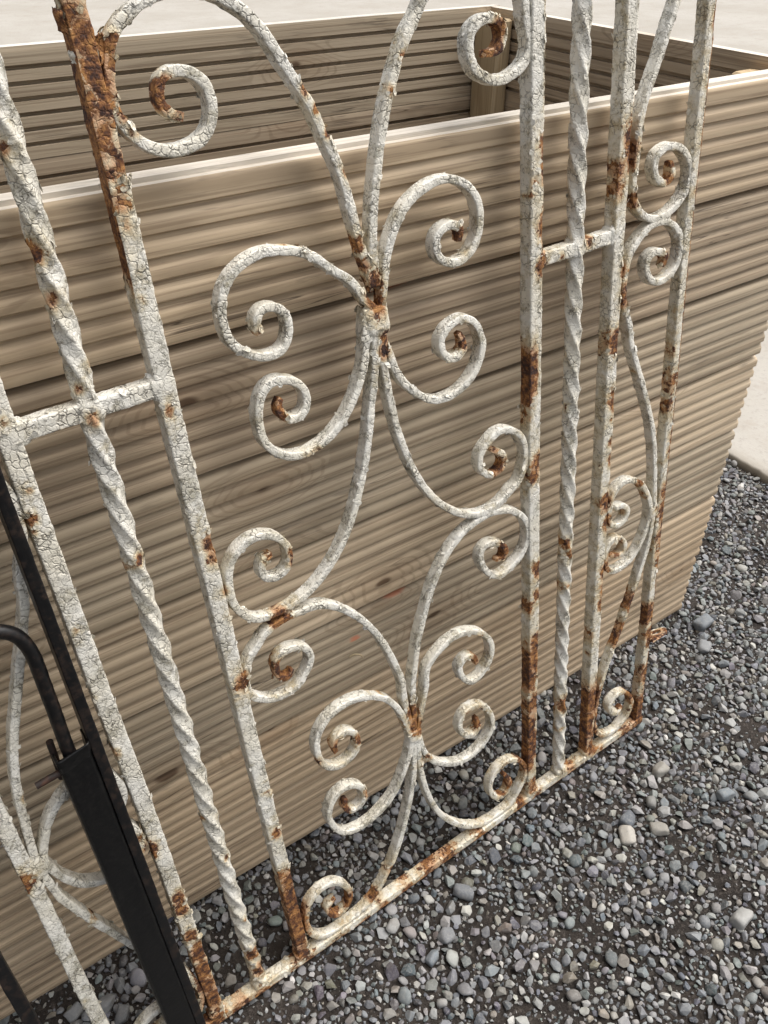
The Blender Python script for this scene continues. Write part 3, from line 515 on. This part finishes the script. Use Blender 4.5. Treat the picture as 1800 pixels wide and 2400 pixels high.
def lump(name, c, sx, sy, sz, seed, extra=None, nfl=14):
    """a hammered collar or weld bead"""
    nu, nv = 20, 28; V = []; 
    u = np.linspace(-math.pi / 2, math.pi / 2, nu); v = np.linspace(0, 2 * math.pi, nv, endpoint=False)
    e1, e2 = 0.45, 0.45; sg = lambda a, e: np.sign(a) * np.abs(a) ** e
    UU, VV_ = np.meshgrid(u, v, indexing='ij')
    X = sg(np.cos(UU), e1) * sg(np.cos(VV_), e2); Y = sg(np.cos(UU), e1) * sg(np.sin(VV_), e2); Z = sg(np.sin(UU), e1)
    N = np.stack([X, Y, Z], -1).reshape(-1, 3); V = N * np.array([sx, sy, sz]) / 2 + np.array([c[0], c[2] if len(c) > 2 else 0, c[1]])
    N = N / (np.linalg.norm(N, axis=1)[:, None] + 1e-9)
    r = rust_at(V, N, extra); V = V + N * ((vnoise(V, 130, seed) - 0.5) * 0.0022 + (vnoise(V, 300, 44) - 0.5) * 0.001)[:, None]
    idx = np.arange(nu * nv).reshape(nu, nv); nx = np.roll(idx, -1, axis=1)
    F = [np.stack([idx[:-1], nx[:-1], nx[1:], idx[1:]], -1).reshape(-1, 4)]
    fv, ff, fr = flakes(V, N, r, nfl, seed); F.append(ff + len(V)); V = np.vstack([V, fv]); r = np.concatenate([r, fr])
    return link(name, mesh(name, V, F, True, {'rust': ('FLOAT', r)}), paint, gate)
lump('collar', (-0.4545, 0.8375), 0.0285, 0.0165, 0.030, 61)
lump('collar', (-0.4560, 0.2790), 0.0215, 0.0165, 0.024, 62)
lump('collar', (-0.0150, 0.4300), 0.018, 0.0175, 0.019, 63)
lump('collar', (2 * UC + 0.0150, 0.4120), 0.020, 0.0175, 0.030, 64)
for u, v in ((-0.0385, 0.8465), (-0.5985, 0.5600), (-0.3230, 0.5640), (2 * UC + 0.0385, 0.8465)): lump('weld_bead', (u, v, 0.0005), 0.012, 0.0125, 0.009, 70 + int(-u * 100), nfl=5)
for k in ('S1', 'T1', 'S2', 'S3', 'T2', 'S4'): lump('weld_bead', (U[k], 0.011), 0.021, 0.0185, 0.012, 80 + int(-U[k] * 100), nfl=8)
for k, s_ in (('S1', 1), ('T1', 1), ('S2', -1), ('S3', 1), ('T2', 1), ('S4', -1)): lump('weld_bead', (U[k] + 0.004 * s_ * (k[0] == 'S'), V_X + (-0.001 if k in ('S1', 'T1', 'S2') else 0.002)), 0.0215, 0.0172, 0.0215, 90 + int(-U[k] * 100), nfl=8)

# big curls of paint and scale coming away from the top of the second stile
def curl(u, v, wd, ht, yaw, bend, rust, seed):
    rg = np.random.default_rng(seed); nx_, nz_ = 9, 12; V = []; F = []
    for j in range(nz_):
        for i in range(nx_):
            a = i / (nx_ - 1) - 0.5; b = j / (nz_ - 1) - 0.5; e = 1 - 0.35 * rg.random() * (abs(a) > 0.4 or abs(b) > 0.42)
            x = a * wd * e; z = b * ht * e; y = -bend * (a + 0.5) ** 2 + 0.001 * math.sin(b * 7)
            V.append((u + x * math.cos(yaw) - y * math.sin(yaw), -0.004 + x * math.sin(yaw) + y * math.cos(yaw), v + z + 0.25 * x))
    F = [(j * nx_ + i, j * nx_ + i + 1, (j + 1) * nx_ + i + 1, (j + 1) * nx_ + i) for j in range(nz_ - 1) for i in range(nx_ - 1)]
    o = link('paint_curl', mesh('paint_curl', V, F, True, {'rust': ('FLOAT', np.full(len(V), rust))}), paint, gate); md = o.modifiers.new('thickness', 'SOLIDIFY'); md.thickness = 0.0007
curl(-0.6815, 1.108, 0.009, 0.016, 2.4, 0.004, 1.0, 1); curl(-0.678, 1.086, 0.006, 0.008, 2.6, 0.002, 0.05, 2); curl(-0.6585, 1.089, 0.006, 0.020, 0.6, 0.003, 0.8, 3)
curl(-0.4600, 0.874, 0.006, 0.016, 2.5, 0.003, 0.45, 4); curl(-0.2420, 0.985, 0.005, 0.026, 0.7, 0.002, 0.9, 5); curl(-0.6780, 0.735, 0.005, 0.010, 2.5, 0.003, 0.05, 6)

# hinge eye on the right-hand stile: a rusty tab with a hole, bent back from the gate
def hinge_eye():
    ns = 28; V = []; F = []; T = 0.005
    outer = []
    for i in range(ns):
        a = 2 * math.pi * i / ns; x, z = math.cos(a), math.sin(a)
        ro = 0.017; X = ro * x * (1.15 if x > 0 else 1.0); Z = ro * z * 0.9
        if x < -0.2: X = -0.024; Z = 0.0145 * np.sign(z) * min(1, abs(z) * 1.6)
        outer.append((X, Z))
    inner = [(0.0078 * math.cos(2 * math.pi * i / ns) + 0.002, 0.0078 * math.sin(2 * math.pi * i / ns)) for i in range(ns)]
    for y in (-T / 2, T / 2):
        V += [(a, y, b) for a, b in outer] + [(a, y, b) for a, b in inner]
    n = ns
    for i in range(n):
        j = (i + 1) % n
        F += [(i, j, n + j, n + i), (2 * n + j, 2 * n + i, 3 * n + i, 3 * n + j), (j, i, 2 * n + i, 2 * n + j), (n + i, n + j, 3 * n + j, 3 * n + i)]
    V = np.array(V); V += (vnoise(V, 260, 71)[:, None] - 0.5) * 0.0012
    # lay the tab towards horizontal, so that one looks down through the eye
    t = math.radians(62); c, s_ = math.cos(t), math.sin(t)
    V = np.stack([V[:, 0] + 0.030, V[:, 1] * c - V[:, 2] * s_, V[:, 1] * s_ + V[:, 2] * c + 0.172], -1)
    r = np.clip(0.52 + (vnoise(V, 160, 72) - 0.5) * 1.1, 0, 1)
    return link('hinge_eye', mesh('hinge_eye', V, F, False, {'rust': ('FLOAT', r)}), paint, gate)
he = hinge_eye(); he.parent = [c for c in gate.children if c.name.startswith('stile') ][-1]; he['label'] = 'rusty hinge eye with a round hole low on the right stile'
md = he.modifiers.new('bevel', 'BEVEL'); md.width = 0.0009; md.segments = 2

# ================================================================== BLACK GATE WITH DROP BOLT
black = simple('black_gate_paint', (0.0030, 0.0030, 0.0033), 0.36, 0, (0.030, 0.027, 0.024), 210, 0.22, 0.0003, 0.4)
dull = simple('worn_black_iron', (0.0050, 0.0050, 0.0055), 0.42, 0, (0.045, 0.028, 0.020), 120, 0.6, 0.0004, 0.4)
brown = simple('rusty_iron', (0.020, 0.014, 0.012), 0.6, 0, (0.075, 0.034, 0.02), 90, 0.8, 0.0006, 0.3)
bgate = tag(link('black_gate', None), 'black metal gate with a drop bolt leaning against the left end of the white gate', 'gate')
BGM = GM.copy(); off = Vector(G_Y) * -0.0215
for i in range(3): BGM[i][3] = GM[i][3] + off[i]
bgate.matrix_world = BGM
def rod(name, pts, rad, mat, closed=8, parent=None, step=0.004):
    """round rod along 3-D points"""
    P = np.array(pts, float)
    d = np.linalg.norm(np.diff(P, axis=0), axis=1); s = np.concatenate([[0], np.cumsum(d)]); n = max(4, int(s[-1] / step)); ss = np.linspace(0, s[-1], n + 1)
    R = np.stack([np.interp(ss, s, P[:, k]) for k in range(3)], 1)
    for _ in range(6): R[1:-1] = R[1:-1] * 0.5 + (R[:-2] + R[2:]) * 0.25
    T = np.gradient(R, axis=0); T /= np.linalg.norm(T, axis=1)[:, None]; up = np.array([0, 1, 0.001]); A = np.cross(T, up); A /= np.linalg.norm(A, axis=1)[:, None]; B = np.cross(T, A)
    m = 16; an = np.linspace(0, 2 * math.pi, m, endpoint=False); V = R[:, None, :] + rad * (np.cos(an)[None, :, None] * A[:, None, :] + np.sin(an)[None, :, None] * B[:, None, :])
    V = V.reshape(-1, 3); V = V + (vnoise(V, 160, 77)[:, None] - 0.5) * 0.0006
    idx = np.arange(len(V)).reshape(-1, m); nx = np.roll(idx, -1, axis=1); F = np.stack([idx[:-1], idx[1:], nx[1:], nx[:-1]], -1).reshape(-1, 4).tolist() + [idx[0].tolist(), idx[-1][::-1].tolist()]
    o = link(name, mesh(name, V, F, True), mat, parent or bgate); md = o.modifiers.new('edges', 'EDGE_SPLIT'); md.split_angle = math.radians(50); return o
def flat_bar(name, a, b, wd, dp, mat, yoff=0.0, parent=None):
    o = sweep(name, straight(a, b, 0.01), wd, dp, rad=0.0012, nflake=0, rough=0.5, parent=parent or bgate, mat=mat, yoff=None); o.location.y = yoff; return o
BT = 1.17; BB = 0.012
flat_bar('stile', (-0.8225, BB), (-0.8195, BT), 0.0105, 0.024, dull)
for u in (-0.974, -1.128, -1.282): flat_bar('bar', (u, BB), (u + 0.002, BT), 0.013, 0.012, dull)
flat_bar('stile', (-1.436, BB), (-1.434, BT), 0.0105, 0.024, dull)
flat_bar('bottom_rail', (-1.438, BB - 0.004), (-0.818, BB - 0.004), 0.012, 0.022, dull, 0.0)
flat_bar('top_rail', (-1.440, BT + 0.004), (-0.814, BT + 0.004), 0.012, 0.022, dull, 0.0)
# drop bolt: a folded guard, the rod with its bent handle, a cross pin
def guard():
    w2, dp, t = 0.0155, 0.024, 0.0025; prof = [(-w2, 0.011), (-w2, -dp + 0.014), (-w2 + 0.003, -dp + 0.011), (w2 - 0.003, -dp + 0.011), (w2, -dp + 0.014), (w2, 0.011), (w2 - t, 0.011), (w2 - t, -dp + 0.011 + t), (-w2 + t, -dp + 0.011 + t), (-w2 + t, 0.011)]
    zs = list(np.linspace(0.03, 0.532, 40)) + [0.540, 0.546, 0.548]; V = []
    for i, z in enumerate(zs):
        g = 1.0 + (0.07 if i > 39 else 0.0)
        V += [(-0.8420 - 0.00015 * (z - 0.5) + px_ * g, py - (0.0012 if i > 39 else 0), z + (0.006 * (px_ + w2) / (2 * w2) if i > 38 else 0)) for px_, py in prof]
    m = len(prof); F = [(i * m + j, i * m + (j + 1) % m, (i + 1) * m + (j + 1) % m, (i + 1) * m + j) for i in range(len(zs) - 1) for j in range(m)]
    F += [tuple(range(m))[::-1], tuple(range((len(zs) - 1) * m, len(zs) * m))]
    V = np.array(V); V[:, 1] += (vnoise(V, 30, 79) - 0.5) * 0.0008
    o = link('bolt_guard', mesh('bolt_guard', V, F, False), black, bgate); md = o.modifiers.new('bevel', 'BEVEL'); md.width = 0.0012; md.segments = 3; md.limit_method = 'ANGLE'; md.angle_limit = math.radians(25); return o
gd = guard(); gd['label'] = 'black folded steel guard of the drop bolt'
br = rod('drop_bolt', [(-0.930, -0.004, 0.712), (-0.880, -0.004, 0.7040), (-0.8585, -0.004, 0.6975), (-0.8490, -0.004, 0.6900), (-0.8432, -0.004, 0.6760), (-0.8415, -0.004, 0.6600), (-0.8420, -0.004, 0.6356), (-0.8428, -0.004, 0.5972), (-0.8440, -0.004, 0.5594), (-0.8440, -0.004, 0.02)], 0.0062, dull)
rod('cross_pin', [(-0.8800, -0.006, 0.5290), (-0.8520, -0.006, 0.5310)], 0.0034, brown, step=0.002, parent=br)
rod('cross_pin', [(-0.8553, 0.004, 0.5610), (-0.8572, 0.004, 0.5150)], 0.0032, brown, step=0.002, parent=br)

# ================================================================== GRAVEL
def ico(sub):
    import bmesh
    bm = bmesh.new(); bmesh.ops.create_icosphere(bm, subdivisions=sub, radius=1.0)
    V = np.array([v.co[:] for v in bm.verts]); F = np.array([[v.index for v in f.verts] for f in bm.faces]); bm.free(); return V, F
ICO = {s: ico(s) for s in (1, 2, 3)}
def pebble(sub, rg, planes=11, soft=14.0):
    D, F = ICO[sub]; n = rg.normal(size=(planes, 3)); n /= np.linalg.norm(n, axis=1)[:, None]; d = rg.uniform(0.72, 1.0, planes)
    n = np.vstack([n, np.eye(3), -np.eye(3)]); d = np.concatenate([d, rg.uniform(0.8, 1.0, 6)])
    q = np.clip(D @ n.T, 1e-3, None) / d                       # 1 / distance to each cutting plane
    r = 1.0 / (np.sum(np.clip(q, 0, 6) ** soft, axis=1) ** (1 / soft))
    V = D * r[:, None]; V -= (V.max(0) + V.min(0)) / 2; V /= np.abs(V).max()
    V *= np.array([1.0, rg.uniform(0.68, 0.98), rg.uniform(0.50, 0.80)]); return V, F
rgs = np.random.default_rng(21)
def chip(rg, npts):
    """crushed, angular stone: the hull of a few points, flat faces"""
    import bmesh
    bm = bmesh.new(); P = rg.normal(size=(npts, 3)); P /= np.linalg.norm(P, axis=1)[:, None]; P *= rg.uniform(0.82, 1.0, (npts, 1))
    for p_ in P: bm.verts.new(p_)
    res = bmesh.ops.convex_hull(bm, input=bm.verts[:]); bmesh.ops.delete(bm, geom=[v for v in bm.verts if not v.link_faces], context='VERTS')
    bmesh.ops.triangulate(bm, faces=bm.faces[:]); bm.verts.index_update(); bm.normal_update()
    V = np.array([v.co[:] for v in bm.verts]); F = np.array([[v.index for v in f.verts] for f in bm.faces]); bm.free()
    V -= (V.max(0) + V.min(0)) / 2; V /= np.abs(V).max(); V *= np.array([1.0, rg.uniform(0.64, 0.95), rg.uniform(0.48, 0.80)]); return V, F
CHIPS = [chip(rgs, int(n)) for n in rgs.integers(13, 22, 44)]; ROUND = [pebble(2, rgs, 10, 16) for _ in range(18)]; SMALL = [chip(rgs, 13) for _ in range(24)]; CRUMB = [chip(rgs, 8) for _ in range(14)]
TONES = 0.86 * np.array([(0.150, 0.160, 0.172), (0.195, 0.203, 0.212), (0.245, 0.245, 0.245), (0.310, 0.305, 0.295), (0.110, 0.118, 0.130), (0.270, 0.255, 0.230), (0.420, 0.405, 0.370), (0.215, 0.190, 0.160), (0.175, 0.190, 0.185), (0.52, 0.505, 0.47)])
TP = np.array([0.19, 0.20, 0.16, 0.13, 0.09, 0.07, 0.055, 0.045, 0.05, 0.01]); TP /= TP.sum()
def visible_ok(x, y):
    a = (y < 0.05) & (x < SLAB_X + 0.004); b = (x > -0.02) & (x < SLAB_X + 0.004)
    return a | b
def soil_patch(x, y):
    P = np.stack([x, y, 0 * x], -1); n = vnoise(P, 6.5, 91) * 0.6 + vnoise(P, 17, 92) * 0.4
    m = 0.9 * sstep(0.58, 0.68, n)
    for px_, py_, rr in ((-0.72, -0.245, 0.035), (-0.77, -0.262, 0.035), (-0.62, -0.36, 0.05), (-0.985, -0.10, 0.045), (-0.94, -0.07, 0.04), (-0.16, -0.27, 0.05), (-0.30, -0.47, 0.06), (-0.42, -0.31, 0.035), (0.40, 0.05, 0.09), (0.33, 0.25, 0.08), (-0.80, -0.36, 0.03)):
        m = np.maximum(m, np.exp(-(((x - px_) / rr) ** 2 + ((y - py_) / rr) ** 2)) * 1.1)
    return np.clip(m, 0, 1)
def scatter(n, rmin, rmax, power, keep_soil, x0, x1, y0, y1, cell):
    """random stones, larger ones first, thinned so that neighbours hardly overlap"""
    x = rgs.uniform(x0, x1, n); y = rgs.uniform(y0, y1, n); r = rmin + (rmax - rmin) * rgs.random(n) ** power
    ok = visible_ok(x, y) & (rgs.random(n) > soil_patch(x, y) ** 1.3 * keep_soil); x, y, r = x[ok], y[ok], r[ok]
    o = np.argsort(-r); return x[o], y[o], r[o]
GRID = {}; CS = 0.0215
def place(x, y, r, tight):
    keep = np.zeros(len(x), bool)
    for i in range(len(x)):
        cx, cy = int(x[i] // CS), int(y[i] // CS); good = True
        for a in (-1, 0, 1):
            for b in (-1, 0, 1):
                for (qx, qy, qr) in GRID.get((cx + a, cy + b), ()):
                    if (qx - x[i]) ** 2 + (qy - y[i]) ** 2 < (tight * (qr + r[i])) ** 2: good = False; break
                if not good: break
            if not good: break
        if good: GRID.setdefault((cx, cy), []).append((x[i], y[i], r[i])); keep[i] = True
    return x[keep], y[keep], r[keep]
# a few stones that stand out are things of their own
BIG = [(-0.476, -0.281, 0.019, 0.75, 0.9, (0.40, 0.37, 0.325), 'large pale buff oblong stone lying among the gravel in front of the gate'),
       (-0.453, -0.262, 0.018, 0.7, 0.2, (0.105, 0.115, 0.130), 'dark blue-grey stone touching the large pale oblong stone'),
       (-0.428, -0.301, 0.016, 0.75, -0.6, (0.25, 0.235, 0.205), 'brownish grey wedge stone right of the large pale oblong stone'),
       (-0.342, -0.230, 0.018, 0.7, 0.1, (0.27, 0.255, 0.225), 'broad flat grey-brown stone in the gravel right of the gate foot'),
       (0.002, -0.052, 0.027, 0.6, 0.0, (0.165, 0.180, 0.195), 'big flat blue-grey stone near the planter corner'),
       (-0.049, -0.093, 0.018, 0.8, 0.5, (0.21, 0.215, 0.22), 'rounded mid-grey stone below the big flat one near the planter corner'),
       (-0.297, -0.322, 0.018, 0.62, -0.2, (0.17, 0.19, 0.205), 'smooth blue-grey oval stone at the middle right of the gravel'),
       (-0.440, -0.459, 0.019, 0.7, 0.1, (0.32, 0.315, 0.30), 'pale grey flat stone near the lower right corner'),
       (-0.733, -0.200, 0.018, 0.6, -0.9, (0.150, 0.158, 0.168), 'long dark grey shard of stone just below the bottom rail'),
       (-0.789, -0.232, 0.015, 0.8, 0.1, (0.175, 0.180, 0.188), 'speckled dark oval stone below the bottom rail'),
       (-0.823, -0.243, 0.014, 0.6, 0.2, (0.185, 0.205, 0.225), 'blue-grey oval stone left of the speckled dark one below the rail'),
       (-1.212, -0.035, 0.016, 0.75, 0.7, (0.22, 0.225, 0.23), 'grey angular stone in the shade left of the black gate guard'),
       (-1.249, -0.021, 0.014, 0.8, 0.3, (0.20, 0.205, 0.21), 'leftmost grey angular stone beside the foot of the planter'),
       (-1.200, -0.063, 0.015, 0.7, 0.9, (0.19, 0.195, 0.20), 'grey slab-like stone nearest the black gate guard')]
def stone_material():
    k = NT('gravel_stone'); tc = k.n('ShaderNodeTexCoord').outputs['Object']; at = k.n('ShaderNodeAttribute', attribute_name='tone').outputs['Color']
    a = k.noise(tc, 260, 4, 0.7); b = k.noise(tc, 900, 3, 0.7); c = k.noise(tc, 34, 3, 0.6)
    col = k.mix(k.math('MULTIPLY', k.ss(a, 0.4, 0.7), 0.45), at, (0.30, 0.29, 0.275)); col = k.mix(k.math('MULTIPLY', k.ss(b, 0.58, 0.7), 0.4), col, (0.06, 0.06, 0.062))
    col = k.mix(k.math('MULTIPLY', k.ss(c, 0.55, 0.75), 0.45), col, (0.135, 0.115, 0.095))
    k.l(col, k.b.inputs['Base Color']); k.b.inputs['Roughness'].default_value = 0.68; k.b.inputs['Specular IOR Level'].default_value = 0.35
    k.l(k.bump(k.math('ADD', a, k.math('MULTIPLY', b, 0.5)), 0.0007, 0.9), k.b.inputs['Normal']); return k.m
stone_mat = stone_material()
for x, y, r, asp, rot, tone, lab in BIG:
    r *= 0.84
    GRID.setdefault((int(x // CS), int(y // CS)), []).append((x, y, r * 0.85))
    V, F = pebble(3, rgs, 9, 26); V = V.copy(); V[:, 1] *= asp / max(0.3, np.abs(V[:, 1]).max()); V *= r
    V += (vnoise(V + x * 9, 190, 95)[:, None] - 0.5) * 0.0016
    me = mesh('stone', V, [F], True, {'tone': ('FLOAT_COLOR', np.tile(np.array(tone + (1,)), (len(V), 1)))})
    o = link('stone', me, stone_mat); o.location = (x, y, float(ground_z(np.array([x]), np.array([y]))[0]) + r * 0.30); o.rotation_euler = (rgs.uniform(-.2, .2), rgs.uniform(-.2, .2), rot)
    tag(o, lab, 'stone', 'larger stones lying on the gravel')
def build(xs, ys, rs, protos, zoff, flat=1.0):
    Vs, Fs, Cs = [], [], []; base = 0
    z = ground_z(xs, ys)
    which = rgs.integers(0, len(protos), len(xs)); tone = TONES[rgs.choice(len(TONES), len(xs), p=TP)] * rgs.uniform(0.62, 1.38, (len(xs), 1)) + rgs.normal(0, 0.006, (len(xs), 3))
    tone = np.clip(tone, 0.03, 0.7)
    for k, (PV, PF) in enumerate(protos):
        s = np.where(which == k)[0]; n = len(s)
        if not n: continue
        a = rgs.uniform(0, 2 * np.pi, n); t1 = rgs.normal(0, 0.28, n); t2 = rgs.normal(0, 0.28, n)
        c, si = np.cos(a), np.sin(a); V = np.repeat(PV[None], n, 0) * rs[s][:, None, None]
        V[:, :, 2] += V[:, :, 0] * t1[:, None] + V[:, :, 1] * t2[:, None]
        X = V[:, :, 0] * c[:, None] - V[:, :, 1] * si[:, None]; Y = V[:, :, 0] * si[:, None] + V[:, :, 1] * c[:, None]
        V = np.stack([X + xs[s][:, None], Y + ys[s][:, None], V[:, :, 2] + (z[s] + rs[s] * (zoff + rgs.uniform(-0.15, 0.28, n)))[:, None]], -1)
        m = len(PV); Vs.append(V.reshape(-1, 3)); Fs.append((PF[None] + (np.arange(n) * m)[:, None, None] + base).reshape(-1, 3)); base += n * m
        Cs.append(np.repeat(np.concatenate([tone[s], np.ones((n, 1))], 1), m, 0))
    return np.vstack(Vs), [np.vstack(Fs)], np.vstack(Cs)
RX = (-1.74, SLAB_X, -1.05, 1.20)
XS, YS, RS = [], [], []
for n, r0, r1, tight in ((20500, 0.0068, 0.0112, 0.76), (82000, 0.0044, 0.0070, 0.74), (150000, 0.0024, 0.0046, 0.74)):
    x, y, r = scatter(n, r0, r1, 1.4, 0.92 if r0 > 0.004 else 0.8, *RX, 0.02); o = rgs.permutation(len(x)); x, y, r = place(x[o], y[o], r[o], tight); XS.append(x); YS.append(y); RS.append(r)
x, y, r = np.concatenate(XS[:2]), np.concatenate(YS[:2]), np.concatenate(RS[:2]); half = rgs.random(len(x)) < 0.90
parts = [build(x[m_], y[m_], r[m_], pr, 0.22) for m_, pr in ((half, CHIPS), (~half, ROUND))] + [build(XS[2], YS[2], RS[2], SMALL, 0.22)]
def gravel(name, parts, smooth, label, cat):
    V = np.vstack([p_[0] for p_ in parts]); F = []; base = 0
    for p_ in parts: F.append(p_[1][0] + base); base += len(p_[0])
    me = mesh(name, V, F, False, {'tone': ('FLOAT_COLOR', np.vstack([p_[2] for p_ in parts]))})
    me.polygons.foreach_set('use_smooth', np.concatenate([np.full(len(f), s_) for f, s_ in zip(F, smooth)]))
    tag(link(name, me, stone_mat), label, cat, kind='stuff'); print(name, len(me.polygons))
gravel('gravel', parts, (False, True, False), 'loose grey gravel chippings around the gate and planter', 'gravel')
x, y, r = scatter(80000, 0.0009, 0.0026, 1.5, 0.45, *RX, 0.02)
gravel('grit', [build(x, y, r, CRUMB, 0.3)], (False,), 'fine grit and crumbs between the gravel stones', 'grit')
